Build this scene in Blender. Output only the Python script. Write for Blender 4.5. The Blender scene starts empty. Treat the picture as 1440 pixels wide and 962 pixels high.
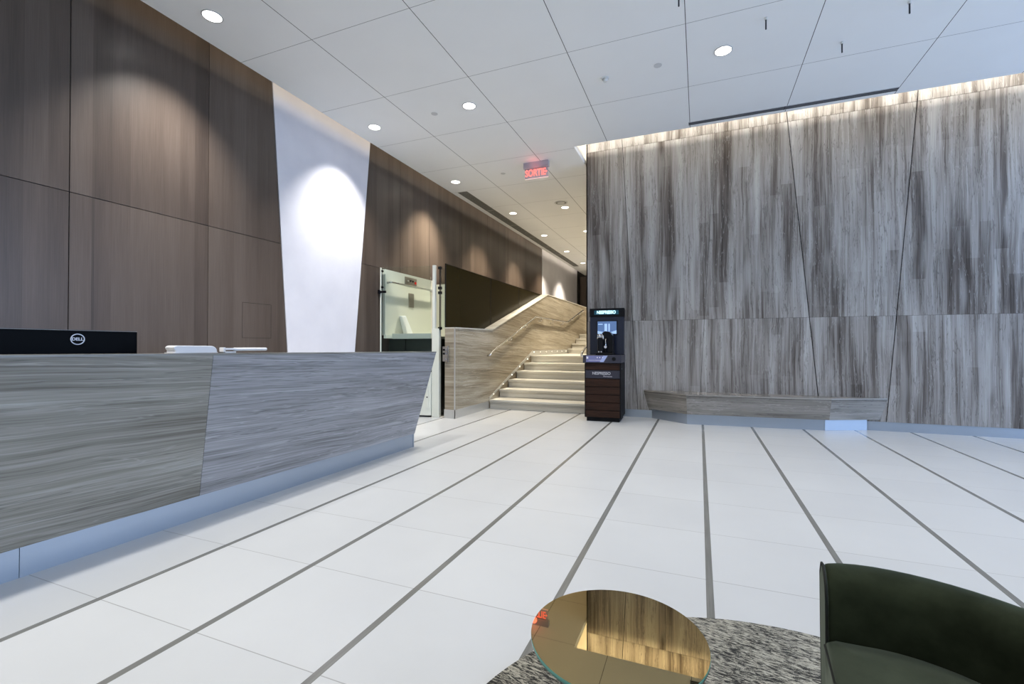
import bpy, bmesh, math, random
from mathutils import Vector, Matrix, Euler
random.seed(7)
PI = math.pi
scn = bpy.context.scene
col = scn.collection

# ------------------------------------------------------------------ camera
F, YAW, PITCH, ROLL, H = 651.93, 0.384369, 0.0091675, 0.000655, 1.2
fwd = Vector((-math.sin(YAW)*math.cos(PITCH), math.cos(YAW)*math.cos(PITCH), math.sin(PITCH)))
right = Vector((math.cos(YAW), math.sin(YAW), 0)); up = right.cross(fwd)
r2 = right*math.cos(ROLL)+up*math.sin(ROLL); u2 = -right*math.sin(ROLL)+up*math.cos(ROLL)
cam = bpy.data.cameras.new('camera'); co = bpy.data.objects.new('camera', cam); col.objects.link(co)
cam.sensor_width = 36; cam.lens = F/1440*36; cam.clip_start = 0.05
m = Matrix.Identity(4)
for i, a in enumerate((r2, u2, -fwd)):
    for k in range(3): m[k][i] = a[k]
m.translation = (0, 0, H); co.matrix_world = m
scn.camera = co

# ------------------------------------------------------------------ materials
def mat(name, color=(.5, .5, .5), rough=.5, metal=0, emit=None, estr=0, trans=0, ior=1.45, coat=0, sheen=0, spec=None):
    M = bpy.data.materials.new(name); M.use_nodes = True
    b = M.node_tree.nodes['Principled BSDF']
    b.inputs['Base Color'].default_value = (*color, 1); b.inputs['Roughness'].default_value = rough
    b.inputs['Metallic'].default_value = metal; b.inputs['IOR'].default_value = ior
    b.inputs['Transmission Weight'].default_value = trans; b.inputs['Coat Weight'].default_value = coat
    b.inputs['Sheen Weight'].default_value = sheen
    if spec is not None: b.inputs['Specular IOR Level'].default_value = spec
    if emit: b.inputs['Emission Color'].default_value = (*emit, 1); b.inputs['Emission Strength'].default_value = estr
    return M
class NT:
    def __init__(s, M): s.t = M.node_tree; s.n = s.t.nodes; s.l = s.t.links; s.b = s.n['Principled BSDF']
    def _in(s, sock, v):
        if hasattr(v, 'is_output') or hasattr(v, 'links'): s.l.new(v, sock)
        else: sock.default_value = v
    def math(s, op, a, b=0.0, clamp=False):
        n = s.n.new('ShaderNodeMath'); n.operation = op; n.use_clamp = clamp
        s._in(n.inputs[0], a); s._in(n.inputs[1], b); return n.outputs[0]
    def xyz(s):
        tc = s.n.new('ShaderNodeTexCoord'); sp = s.n.new('ShaderNodeSeparateXYZ'); s.l.new(tc.outputs['Object'], sp.inputs[0])
        return sp.outputs
    def comb(s, x, y, z):
        c = s.n.new('ShaderNodeCombineXYZ')
        for i, v in enumerate((x, y, z)): s._in(c.inputs[i], v)
        return c.outputs[0]
    def noise(s, vec, scale=1, detail=4, rough=.55, dist=0):
        n = s.n.new('ShaderNodeTexNoise'); s.l.new(vec, n.inputs['Vector'])
        n.inputs['Scale'].default_value = scale; n.inputs['Detail'].default_value = detail
        n.inputs['Roughness'].default_value = rough; n.inputs['Distortion'].default_value = dist
        return n.outputs['Fac']
    def white(s, v):
        n = s.n.new('ShaderNodeTexWhiteNoise'); n.noise_dimensions = '3D'; s.l.new(v, n.inputs['Vector']); return n.outputs['Value']
    def ramp(s, fac, stops):
        n = s.n.new('ShaderNodeValToRGB'); s.l.new(fac, n.inputs[0]); e = n.color_ramp.elements
        while len(e) < len(stops): e.new(.5)
        for k, (p, c) in enumerate(stops): e[k].position = p; e[k].color = (*c, 1) if len(c) == 3 else c
        return n.outputs['Color']
    def mix(s, fac, a, b, mode='MIX'):
        n = s.n.new('ShaderNodeMix'); n.data_type = 'RGBA'; n.blend_type = mode
        s._in(n.inputs[0], fac); s._in(n.inputs[6], a); s._in(n.inputs[7], b); return n.outputs[2]
    def attr(s, name):
        n = s.n.new('ShaderNodeAttribute'); n.attribute_name = name; return n.outputs['Fac']
    def smooth(s, x, a, b):
        n = s.n.new('ShaderNodeMapRange'); n.interpolation_type = 'SMOOTHSTEP'
        s._in(n.inputs[0], x); n.inputs[1].default_value = a; n.inputs[2].default_value = b; return n.outputs[0]
    def color(s, v): s.l.new(v, s.b.inputs['Base Color'])
    def line(s, x, x0, p, w):      # 1 on a line of width w every p
        f = s.math('FRACT', s.math('ADD', s.math('DIVIDE', s.math('SUBTRACT', x, x0), p), .5))
        d = s.math('MULTIPLY', s.math('ABSOLUTE', s.math('SUBTRACT', f, .5)), p)
        return s.math('LESS_THAN', d, w/2)

def stone(name, long, across, stops, rough=.28, blocks=True, tilt=0.0, light=.5, K=1.0, mixw=(.48, .34, .18), vl=.5):
    """veined stone; long: axis index the veins run along, across: axis index they stack along"""
    M = mat(name, rough=rough); t = NT(M); o = t.xyz(); pid = t.attr('pid')
    L, A = o[long], o[across]
    other = o[3-long-across]
    A = t.math('ADD', A, t.math('MULTIPLY', L, tilt))
    wob = t.noise(t.comb(t.math('MULTIPLY', L, .9), t.math('MULTIPLY', A, 1.2), pid), 1, 2)
    A2 = t.math('ADD', A, t.math('MULTIPLY', wob, .07*K))
    off = t.math('MULTIPLY', pid, 7.3)
    v1 = t.comb(t.math('MULTIPLY', A2, 6.5), t.math('ADD', t.math('MULTIPLY', L, .28), off), t.math('MULTIPLY', other, .5))
    v2 = t.comb(t.math('MULTIPLY', A2, 30), t.math('ADD', t.math('MULTIPLY', L, .6), off), t.math('MULTIPLY', other, .5))
    v3 = t.comb(t.math('MULTIPLY', A2, 95), t.math('ADD', t.math('MULTIPLY', L, 1.3), off), t.math('MULTIPLY', other, 2))
    n1 = t.noise(v1, 1, 5, .6, .12); n2 = t.noise(v2, 1, 5, .65, .1); n3 = t.noise(v3, 1, 3, .6, .05)
    f = t.math('ADD', t.math('ADD', t.math('MULTIPLY', n1, mixw[0]), t.math('MULTIPLY', n2, mixw[1])), t.math('MULTIPLY', n3, mixw[2]))
    if blocks:
        ca = t.math('FLOOR', t.math('DIVIDE', A, .145))
        sh = t.white(t.comb(ca, 3.1, pid))
        cl = t.math('FLOOR', t.math('ADD', t.math('DIVIDE', L, 1.5), t.math('MULTIPLY', sh, 3)))
        wv = t.white(t.comb(ca, cl, 1.7))
        f = t.math('ADD', f, t.math('MULTIPLY', t.math('SUBTRACT', wv, .5), .055))
    big = t.noise(t.comb(t.math('MULTIPLY', A2, 1.7), t.math('ADD', t.math('MULTIPLY', L, .16), off), 2.0), 1, 3)
    f = t.math('ADD', f, t.math('MULTIPLY', t.math('SUBTRACT', big, .5), .30))
    c = t.ramp(f, stops)
    for (fr, of, wdt, amt, cc) in ((7.5, 5.0, .010, .55, [x*.40 for x in stops[1][1]]), (5.0, 17.0, .006, .40, stops[-1][1]), (11.0, 29.0, .007, .45, [x*.5 for x in stops[1][1]])):
        vein = t.noise(t.comb(t.math('MULTIPLY', A2, fr), t.math('ADD', t.math('MULTIPLY', L, vl), off), of), 1, 5, .6, .25)
        d = t.math('ABSOLUTE', t.math('SUBTRACT', vein, .5))
        vf = t.math('MULTIPLY', t.math('SUBTRACT', 1.0, t.smooth(d, 0, wdt)), amt)
        c = t.mix(vf, c, (*cc, 1))
    blot = t.noise(t.comb(t.math('MULTIPLY', A2, 3.2), t.math('ADD', t.math('MULTIPLY', L, .55), off), 9.0), 1, 2)
    c = t.mix(t.math('MULTIPLY', t.smooth(blot, .56, .72), light), c, (*stops[-1][1], 1))
    t.color(c); return M

G = lambda a, b, c: (a, b, c)
M_wall = stone('veined_grey_stone_vertical', 2, 0, [(.33, G(.046, .036, .030)), (.42, G(.130, .112, .100)), (.50, G(.285, .264, .248)), (.64, G(.48, .463, .448))], .2, mixw=(.56, .24, .20))
M_desk = stone('veined_brown_grey_stone_level', 1, 2, [(.34, G(.085, .077, .062)), (.43, G(.180, .170, .145)), (.53, G(.275, .265, .236)), (.66, G(.42, .41, .38))], .25, False, .03, .25, .8, (.30, .32, .38), .22)
M_desk2 = stone('veined_lavender_grey_stone_level', 1, 2, [(.34, G(.105, .103, .106)), (.44, G(.225, .222, .230)), (.54, G(.320, .318, .332)), (.67, G(.48, .48, .50))], .25, False, .03, .25, .8, (.30, .32, .38), .22)
M_bench = stone('veined_stone_bench', 0, 2, [(.33, G(.085, .078, .068)), (.42, G(.20, .185, .165)), (.55, G(.31, .29, .265)), (.74, G(.48, .46, .43))], .25, False, 0, .3)
M_stair_wall = stone('veined_beige_stone', 1, 2, [(.34, G(.11, .085, .05)), (.43, G(.25, .205, .14)), (.53, G(.40, .35, .265)), (.67, G(.62, .58, .49))], .3, False, .05, .4, 1.6, (.34, .34, .32), .3)
def add_joints(M, ax1, x0, p1, ax2, y0, p2, w=.004):
    t = NT(M); o = t.xyz()
    src = t.b.inputs['Base Color'].links[0].from_socket
    ln = t.math('MAXIMUM', t.line(o[ax1], x0, p1, w), t.line(o[ax2], y0, p2, w))
    t.color(t.mix(t.math('MULTIPLY', ln, .45), src, (.06, .05, .04, 1)))
add_joints(M_stair_wall, 1, 8.1, 1.2, 2, .14, .36, .005)

def wood(name, ax):
    M = mat(name, rough=.33); t = NT(M); o = t.xyz()
    Y, Z = o[ax], o[2]
    b = t.math('FLOOR', t.math('DIVIDE', Y, .155)); w = t.white(t.comb(b, 2.0, 1.0))
    b2 = t.math('FLOOR', t.math('DIVIDE', Y, 1.25)); zf = t.math('LESS_THAN', Z, 2.56)
    w2 = t.white(t.comb(b2, zf, 4.0))
    g = t.noise(t.comb(t.math('MULTIPLY', Y, 140), t.math('MULTIPLY', Z, 2.2), b), 1, 4, .6)
    g2 = t.noise(t.comb(t.math('MULTIPLY', Y, 9), t.math('MULTIPLY', Z, .5), b), 1, 3)
    f = t.math('ADD', t.math('ADD', t.math('MULTIPLY', g, .34), t.math('MULTIPLY', g2, .3)), t.math('ADD', t.math('MULTIPLY', w, .2), t.math('MULTIPLY', w2, .16)))
    t.color(t.ramp(f, [(.28, G(.046, .033, .026)), (.5, G(.080, .060, .048)), (.75, G(.122, .096, .080))]))
    return M
M_wood = wood('smoked_oak_panel', 1); M_wood_end = wood('smoked_oak_end', 0)
M_black = mat('black_matte', (.006, .006, .007), .6, spec=.2)
M_gap = mat('dark_joint', (.015, .013, .012), .8)
M_white_panel = mat('white_plaster_panel', (.80, .79, .84), .42)
t = NT(M_white_panel); o = t.xyz(); n = t.noise(t.comb(o[0], o[1], o[2]), 2.5, 4)
t.color(t.ramp(n, [(.3, G(.64, .635, .69)), (.7, G(.70, .695, .745))]))
M_cove = mat('cove_paint', (.82, .80, .76), .7)
M_steel = mat('brushed_steel', (.40, .45, .52), .42, .7)  # blue of the reflected daylight is put into the steel colour
t = NT(M_steel); o = t.xyz(); n = t.noise(t.comb(t.math('MULTIPLY', o[0], 3), t.math('MULTIPLY', o[1], 3), t.math('MULTIPLY', o[2], 160)), 1, 3)
t.l.new(t.ramp(n, [(.2, G(.30, .30, .30)), (.8, G(.42, .42, .42))]), t.b.inputs['Roughness'])
M_steel_warm = mat('satin_steel_trim', (.62, .62, .60), .35, .7)
M_chrome = mat('polished_steel', (.72, .72, .72), .16, 1)
M_bronze_glass = mat('bronze_tinted_glass', (.016, .012, .003), .25, 0, spec=.08)
M_glass = mat('clear_greenish_glass', (.90, .97, .94), .02, 0, trans=1, ior=1.12)
M_glass_edge = mat('green_glass_edge', (.12, .32, .27), .1)
M_cream = mat('cream_powder_coat', (.62, .64, .58), .45)
M_cream_white = mat('off_white_powder_coat', (.74, .76, .68), .45)
M_dark_green = mat('dark_green_cladding', (.018, .026, .020), .4)
M_plate = mat('stainless_plate', (.36, .33, .29), .35, .8)
M_white_pl = mat('white_plastic', (.84, .84, .86), .35)
M_white_cloth = mat('white_vinyl', (.82, .85, .88), .4)
M_black_gloss = mat('black_gloss_plastic', (.004, .004, .006), .28, spec=.22)
M_mon = mat('black_monitor_plastic', (.0015, .002, .003), .5, spec=.08)
M_silver = mat('silver_print', (.60, .60, .64), .4, .3)
M_deck = mat('charcoal_satin', (.035, .035, .05), .35, spec=.3)
M_navy = mat('navy_glossy_panel', (.012, .015, .032), .18, spec=.4)
M_screen = mat('lit_screen', (.05, .08, .14), .2, emit=(.13, .24, .52), estr=.9)
M_screen_l = mat('lit_screen_pale', (.3, .4, .6), .2, emit=(.45, .68, 1.0), estr=.9)
M_sign_glow = mat('lit_white_lettering', (.8, .95, 1), .4, emit=(.50, .88, 1.0), estr=2.0)
M_halo = mat('letter_halo_glow', (.01, .04, .06), .4, emit=(.005, .08, .13), estr=.8)  # halo around the sign letters, painted as a glowing sheet
M_red = mat('lit_red_lettering', (.9, .2, .18), .4, emit=(1.0, .20, .16), estr=1.7)
M_acr = mat('clear_acrylic', (.86, .78, .86), .1, trans=.75, ior=1.15)
M_lamp = mat('downlight_lens', (1, 1, 1), .4, emit=(1, .98, .94), estr=14)
M_lamp_w = mat('downlight_lens_warm', (1, 1, 1), .4, emit=(1, .94, .80), estr=14)
M_trimring = mat('downlight_trim', (.55, .55, .55), .4)
M_dot = mat('step_light_lens', (1, 1, 1), .4, emit=(1, .92, .75), estr=6)
M_fix = mat('white_fixture', (.72, .73, .72), .5)
M_vent = mat('grille_grey', (.20, .20, .18), .5)
M_slot = mat('slot_dark', (.02, .022, .026), .6)
M_pin = mat('dark_steel_rod', (.03, .035, .045), .4, .6)
M_tread = mat('limestone_step', rough=.4)
t = NT(M_tread); o = t.xyz(); n = t.noise(t.comb(t.math('MULTIPLY', o[0], .8), t.math('MULTIPLY', o[1], 6), t.math('MULTIPLY', o[2], 22)), 1, 4, .6, .4)
t.color(t.ramp(n, [(.3, G(.47, .44, .38)), (.5, G(.58, .56, .50)), (.7, G(.70, .68, .62))]))
M_mirror = mat('bronze_mirror', (.50, .385, .19), .015, 1)
M_leg = mat('brown_bronze_leg', (.14, .065, .035), .35, .5)
M_velvet_shade = mat('olive_green_velvet_shaded', (.024, .030, .016), .9, sheen=.22, spec=.1)  # chair velvet with the shade inside the shell darkened into its colour
t = NT(M_velvet_shade); t.b.inputs['Sheen Roughness'].default_value = .35; t.b.inputs['Sheen Tint'].default_value = (.5, .56, .42, 1)
o = t.xyz(); n = t.noise(t.comb(o[0], o[1], o[2]), 9, 5, .6)
t.color(t.ramp(n, [(.3, G(.014, .018, .009)), (.7, G(.032, .040, .022))]))
M_velvet_lit = mat('olive_green_velvet_lit', (.05, .06, .04), .9, sheen=.3, spec=.1)  # same velvet, lighter copy for the lit seat and arm fronts
t = NT(M_velvet_lit); t.b.inputs['Sheen Roughness'].default_value = .35; t.b.inputs['Sheen Tint'].default_value = (.55, .62, .50, 1)
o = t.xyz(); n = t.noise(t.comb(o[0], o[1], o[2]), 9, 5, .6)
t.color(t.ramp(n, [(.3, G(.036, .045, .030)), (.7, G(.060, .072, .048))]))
M_pipe = mat('dark_velvet_piping', (.008, .010, .007), .8)
M_walnut = mat('dark_walnut', rough=.4, spec=.25)
t = NT(M_walnut); o = t.xyz(); n = t.noise(t.comb(t.math('MULTIPLY', o[0], 5), o[1], t.math('MULTIPLY', o[2], 70)), 1, 4, .6, .5)
t.color(t.ramp(n, [(.3, G(.010, .004, .0025)), (.7, G(.048, .020, .011))]))

# floor
M_floor = mat('white_porcelain_tiles', rough=.3); t = NT(M_floor); o = t.xyz()
n = t.noise(t.comb(o[0], o[1], 0.0), 1.2, 5, .55)
ti = t.white(t.comb(t.math('FLOOR', t.math('DIVIDE', t.math('SUBTRACT', o[0], -2.644), .67181)), t.math('FLOOR', t.math('DIVIDE', t.math('SUBTRACT', o[1], 1.3143), .64121)), 0.0))
base = t.ramp(t.math('ADD', t.math('MULTIPLY', n, .8), t.math('MULTIPLY', ti, .2)), [(.25, G(.48, .49, .495)), (.75, G(.54, .55, .552))])
j = t.line(o[1], 1.3143, .64121, .0042); base = t.mix(t.math('MULTIPLY', j, .75), base, (.20, .20, .19, 1))
s = t.line(o[0], -2.644, .67181, .034)
sn = t.noise(t.comb(t.math('MULTIPLY', o[0], 80), t.math('MULTIPLY', o[1], 3), 0.0), 1, 3)
base = t.mix(s, base, t.ramp(sn, [(.3, G(.135, .135, .125)), (.7, G(.19, .19, .175))])); t.color(base)
t.l.new(t.math('SUBTRACT', .34, t.math('MULTIPLY', s, .10)), t.b.inputs['Roughness'])
# ceiling
M_ceil = mat('white_ceiling_panels', rough=.6); t = NT(M_ceil); o = t.xyz()
l1 = t.line(o[0], -3.7947, 1.22456, .0075); l2 = t.line(o[1], 2.5046, 1.21951, .005)
sp = t.noise(t.comb(o[0], o[1], o[2]), 1.0, 4)
base = t.ramp(sp, [(.3, G(.86, .87, .87)), (.7, G(.89, .90, .90))])
base = t.mix(t.math('MAXIMUM', t.math('MULTIPLY', l1, .95), t.math('MULTIPLY', l2, .8)), base, (.03, .03, .03, 1)); t.color(base)
# rug
M_rug = mat('mottled_black_cream_wool', rough=.95); t = NT(M_rug); o = t.xyz()
rr = t.math('ADD', t.math('MULTIPLY', o[1], 1.0), t.math('MULTIPLY', o[0], .18))
n1 = t.noise(t.comb(t.math('MULTIPLY', o[0], 30), t.math('MULTIPLY', rr, 120), 0.0), 1, 5, .7, 1.0)
n2 = t.noise(t.comb(t.math('MULTIPLY', o[0], 3.0), t.math('MULTIPLY', rr, 9), 3.0), 1, 3, .6)
n3 = t.noise(t.comb(o[0], o[1], 0.0), 320, 2, .6)
f = t.math('ADD', t.math('ADD', t.math('MULTIPLY', n1, .62), t.math('MULTIPLY', n2, .24)), t.math('MULTIPLY', n3, .14))
t.color(t.ramp(f, [(.45, G(.015, .015, .013)), (.485, G(.08, .077, .064)), (.515, G(.32, .305, .25)), (.64, G(.50, .48, .40))]))
bp = t.n.new('ShaderNodeBump'); bp.inputs['Strength'].default_value = .6; bp.inputs['Distance'].default_value = .01
t.l.new(n1, bp.inputs['Height']); t.l.new(bp.outputs[0], t.b.inputs['Normal'])

# ------------------------------------------------------------------ mesh helpers
class MB:
    def __init__(s): s.v = []; s.f = []; s.pid = []; s.sm = []
    def poly(s, V, Fc, pid=0., smooth=False):
        n = len(s.v); s.v += [tuple(x) for x in V]
        for f in Fc: s.f.append([n+i for i in f]); s.pid.append(pid); s.sm.append(smooth)
        return s
    def box(s, x0, x1, y0, y1, z0, z1, pid=0.):
        V = [(x, y, z) for z in (z0, z1) for y in (y0, y1) for x in (x0, x1)]
        return s.poly(V, [(0, 2, 3, 1), (4, 5, 7, 6), (0, 1, 5, 4), (2, 6, 7, 3), (0, 4, 6, 2), (1, 3, 7, 5)], pid)
    def hexa(s, A, B, pid=0.):     # two quads, same winding
        V = list(A)+list(B)
        return s.poly(V, [(3, 2, 1, 0), (4, 5, 6, 7), (0, 1, 5, 4), (1, 2, 6, 5), (2, 3, 7, 6), (3, 0, 4, 7)], pid)
    def prism(s, P, ax, a, b, pid=0.):   # polygon P (2D) extruded along axis ax from a to b
        def put(p, w):
            q = list(p); q.insert(ax, w); return tuple(q)
        n = len(P); V = [put(p, a) for p in P]+[put(p, b) for p in P]
        Fc = [tuple(range(n))[::-1], tuple(range(n, 2*n))]+[(i, (i+1) % n, (i+1) % n+n, i+n) for i in range(n)]
        return s.poly(V, Fc, pid)
    def cyl(s, c, r, h, n=24, axis=2, r2=None, smooth=True):
        r2 = r if r2 is None else r2; V = []
        for k, (rr_, w) in enumerate(((r, 0), (r2, h))):
            for i in range(n):
                a = 2*PI*i/n; q = [rr_*math.cos(a), rr_*math.sin(a)]; q.insert(axis, w)
                V.append((c[0]+q[0], c[1]+q[1], c[2]+q[2]))
        n0 = len(s.v); s.v += V
        for i in range(n): s.f.append([n0+i, n0+(i+1) % n, n0+(i+1) % n+n, n0+i+n]); s.pid.append(0.); s.sm.append(smooth)
        s.f.append([n0+i for i in range(n)][::-1]); s.f.append([n0+n+i for i in range(n)]); s.pid += [0., 0.]; s.sm += [False, False]
        return s
    def ring(s, c, ro, ri, z0, z1, n=40):
        V = []
        for z in (z0, z1):
            for r in (ro, ri):
                for i in range(n): a = 2*PI*i/n; V.append((c[0]+r*math.cos(a), c[1]+r*math.sin(a), c[2]+z))
        Fc = []
        for i in range(n):
            j = (i+1) % n
            Fc += [(i, j, 2*n+j, 2*n+i), (n+j, n+i, 3*n+i, 3*n+j), (j, i, n+i, n+j), (2*n+i, 2*n+j, 3*n+j, 3*n+i)]
        return s.poly(V, Fc, 0., True)
    def tube(s, pts, r, n=12):
        P = [Vector(p) for p in pts]; rings = []
        for i, p in enumerate(P):
            d = ((P[min(i+1, len(P)-1)]-P[i]).normalized()+(P[i]-P[max(i-1, 0)]).normalized()).normalized()
            ref = Vector((1, 0, 0)) if abs(d.x) < .9 else Vector((0, 0, 1))
            a = d.cross(ref).normalized(); b = d.cross(a)
            rings.append([p+a*r*math.cos(2*PI*k/n)+b*r*math.sin(2*PI*k/n) for k in range(n)])
        V = [q for R in rings for q in R]; Fc = []
        for i in range(len(P)-1):
            for k in range(n): Fc.append((i*n+k, i*n+(k+1) % n, (i+1)*n+(k+1) % n, (i+1)*n+k))
        Fc += [tuple(range(n))[::-1], tuple(range((len(P)-1)*n, len(P)*n))]
        return s.poly(V, Fc, 0., True)
    def build(s, name, m, parent=None, bevel=0., seg=2, subd=0):
        me = bpy.data.meshes.new(name); me.from_pydata(s.v, [], s.f); me.update()
        me.polygons.foreach_set('use_smooth', s.sm)
        at = me.attributes.new('pid', 'FLOAT', 'FACE'); at.data.foreach_set('value', s.pid)
        bm = bmesh.new(); bm.from_mesh(me); bmesh.ops.recalc_face_normals(bm, faces=bm.faces); bm.to_mesh(me); bm.free()
        for mm in (m if isinstance(m, (list, tuple)) else [m]): me.materials.append(mm)
        o = bpy.data.objects.new(name, me); col.objects.link(o)
        if parent is not None:
            o.parent = parent; o.matrix_parent_inverse = Matrix.Translation(-parent.location) if parent.type == 'EMPTY' and parent.rotation_euler.z == 0 else Matrix.Identity(4)
        if bevel:
            b = o.modifiers.new('bevel', 'BEVEL'); b.width = bevel; b.segments = seg; b.limit_method = 'ANGLE'; b.angle_limit = .6
        if subd:
            b = o.modifiers.new('subd', 'SUBSURF'); b.levels = b.render_levels = subd
        return o
def tag(o, label=None, cat=None, group=None, kind=None):
    if label: o['label'] = label
    if cat: o['category'] = cat
    if group: o['group'] = group
    if kind: o['kind'] = kind
    return o
def thing(name, label, cat, loc=(0, 0, 0), rz=0, group=None):
    o = bpy.data.objects.new(name, None); col.objects.link(o); o.location = loc; o.rotation_euler = (0, 0, rz)
    return tag(o, label, cat, group)
def struct(o): o['kind'] = 'structure'; return o
def text(name, s, m, size, parent, loc, rot, ext=.001, sx=1.0, bold=0.0, label=None):
    cu = bpy.data.curves.new(name, 'FONT'); cu.body = s; cu.size = size; cu.align_x = 'CENTER'; cu.align_y = 'CENTER'; cu.extrude = ext; cu.offset = bold
    tmp = bpy.data.objects.new('tmp', cu); col.objects.link(tmp)
    me = bpy.data.meshes.new_from_object(tmp.evaluated_get(bpy.context.evaluated_depsgraph_get())); bpy.data.objects.remove(tmp)
    me.name = name; me.materials.clear(); me.materials.append(m)
    me.transform(Matrix.Translation(loc) @ Euler(rot).to_matrix().to_4x4() @ Matrix.Diagonal((sx, 1, 1, 1)))
    o = bpy.data.objects.new(name, me); col.objects.link(o); o.parent = parent
    o.matrix_parent_inverse = Matrix.Translation(-parent.location) if parent.type == 'EMPTY' and parent.rotation_euler.z == 0 else Matrix.Identity(4)
    if label: o['label'] = label
    return o

ZC = 4.442; XW = -5.15; YB = 8.08; XE = -1.85; XS = -3.76
FAR = 20.9; TOP = 5.0; BACK = -5.0; RIGHT = 9.0

# ------------------------------------------------------------------ setting
struct(MB().box(XW-.3, RIGHT, BACK, FAR+.3, -.25, 0).build('floor', M_floor))
c = MB()
def cbox(x0, x1, y0, y1): c.box(x0, x1, y0, y1, ZC, ZC+.05)
EX = -4.85
cbox(EX, RIGHT, BACK, 7.33); cbox(EX, -1.885, 7.33, FAR)
ceil = struct(c.build('ceiling', M_ceil))
cu_ = MB().box(XW-.3, RIGHT, BACK, FAR+.3, TOP, TOP+.1)
cu_.build('cove_ceiling', M_cove, ceil)
lip = MB(); lip.box(EX, EX+.02, BACK, FAR, ZC+.05, ZC+.052); lip.box(-1.885, RIGHT, 7.30, 7.33, ZC+.05, ZC+.10); lip.box(-1.915, -1.885, 7.33, FAR, ZC+.05, ZC+.10)
lip.build('cove_lip', M_cove, ceil)
# left wall: backing, wood panels with open joints, white tapered panels
wl = struct(MB().box(XW-.25, XW-.012, BACK, FAR+.3, 0, TOP).build('wall_left', M_gap))
g = .0035
p = MB()
WP = [(4.40, 4.745), (6.335, 5.86)]     # white panel slanted edges (Y at z=4.645 , Y at z=0)
def ye(k, z): a, b = WP[k]; return b+(a-b)*z/4.645
joints = [-4.9, -2.6, -.2, 1.06, 2.315, 3.563]
rows = [(0, 2.56-g), (2.56+g, TOP)]
for (z0, z1) in rows:
    for a, b in zip(joints[:-1], joints[1:]):
        p.box(XW-.012, XW, a+g, b-g, z0, z1)
    y0 = 3.563+g
    p.prism([(y0, z0), (ye(0, z0)-.012, z0), (ye(0, z1)-.012, z1), (y0, z1)], 0, XW-.012, XW)
    p.prism([(ye(1, z0)+.012, z0), (7.19-g, z0), (7.19-g, z1), (ye(1, z1)+.012, z1)], 0, XW-.012, XW)
    ys = [7.19, 8.19, 9.61, 11.0, 12.4, 13.9, 15.54]
    for a, b in zip(ys[:-1], ys[1:]): p.box(XW-.012, XW, a+g, b-g, z0, z1)
wood_o = p.build('wood_panelling', M_wood, wl)
MB().prism([(ye(0, 0), 0), (ye(1, 0), 0), (ye(1, TOP), TOP), (ye(0, TOP), TOP)], 0, XW-.012, XW+.004).build('white_panel', M_white_panel, wl)
MB().box(XW-.012, XW+.004, 15.57, 20.6, 0, TOP).build('white_panel', M_white_panel, wl)
q = MB(); t_ = .004
for (y0, y1, z0, z1) in ((3.99, 4.40, 1.30, 1.30+t_), (3.99, 4.40, 1.735-t_, 1.735), (3.99, 3.99+t_, 1.30, 1.735), (4.40-t_, 4.40, 1.30, 1.735)):
    q.box(XW, XW+.0008, y0, y1, z0, z1)
q.build('access_hatch', M_gap, wl)
# end wall of the upper hall
we = struct(MB().box(XW-.2, XE+.3, FAR, FAR+.2, 0, TOP).build('wall_end', M_gap))
MB().box(XW+.08, XE-.06, FAR-.03, FAR, 0, ZC-.06).build('wood_panelling', M_wood_end, we)
# right stone wall: backing + slabs with slanted seams
wr = struct(MB().box(XE+.02, RIGHT, YB+.02, FAR, 0, TOP).build('wall_right', M_gap))
p = MB(); zt = 4.62; zj = 1.635; gw = .004
def sx_(seam, z):
    (xa, za), (xb, zb) = seam; return xa+(xb-xa)*(z-za)/(zb-za)
seams = [((-1.85, 0), (-1.85, 5)), ((-.982, .322), (-1.212, 4.491)), ((.012, .536), (.234, 4.474)), ((1.624, .507), (1.247, 4.687)), ((2.454, .187), (2.841, 4.839)),
         ((4.45, .187), (4.1, 4.687)), ((5.2, .187), (5.6, 4.687)), ((7.2, .1), (6.9, 4.6)), ((9.0, 0), (9.0, 5))]
k = 0
gaps = [0, .0045, .0025, .0055, .0055, .004, .004, .004, 0]
for i in range(len(seams)-1):
    for (z0, z1) in ((.13, zj-.0015), (zj+.0015, zt-.0025), (zt+.0025, TOP)):
        A, B = seams[i], seams[i+1]; k += 1
        pid = [0, 1.0, 1.0, 2.6, 3.3, 4.2, 5.1, 6.4, 7.7][i]+(.37 if z0 < 1 else 0)+(0.9 if z0 > 4 else 0)
        p.hexa([(sx_(A, z0)+gaps[i], YB, z0), (sx_(B, z0)-gaps[i+1], YB, z0), (sx_(B, z0)-gaps[i+1], YB+.02, z0), (sx_(A, z0)+gaps[i], YB+.02, z0)],
               [(sx_(A, z1)+gaps[i], YB, z1), (sx_(B, z1)-gaps[i+1], YB, z1), (sx_(B, z1)-gaps[i+1], YB+.02, z1), (sx_(A, z1)+gaps[i], YB+.02, z1)], pid)
p.build('stone_slabs', M_wall, wr)
M_wall_side = stone('veined_grey_stone_side', 2, 1, [(.28, G(.10, .092, .084)), (.42, G(.20, .19, .175)), (.52, G(.30, .28, .262)), (.70, G(.46, .44, .42))], .25)
MB().box(XE, XE+.02, YB, FAR-.03, 0, TOP).build('stone_return', M_wall_side, wr)
struct(MB().box(XE, RIGHT, YB+.012, YB+.05, 0, .129).build('baseboard_right', M_steel))
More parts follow.
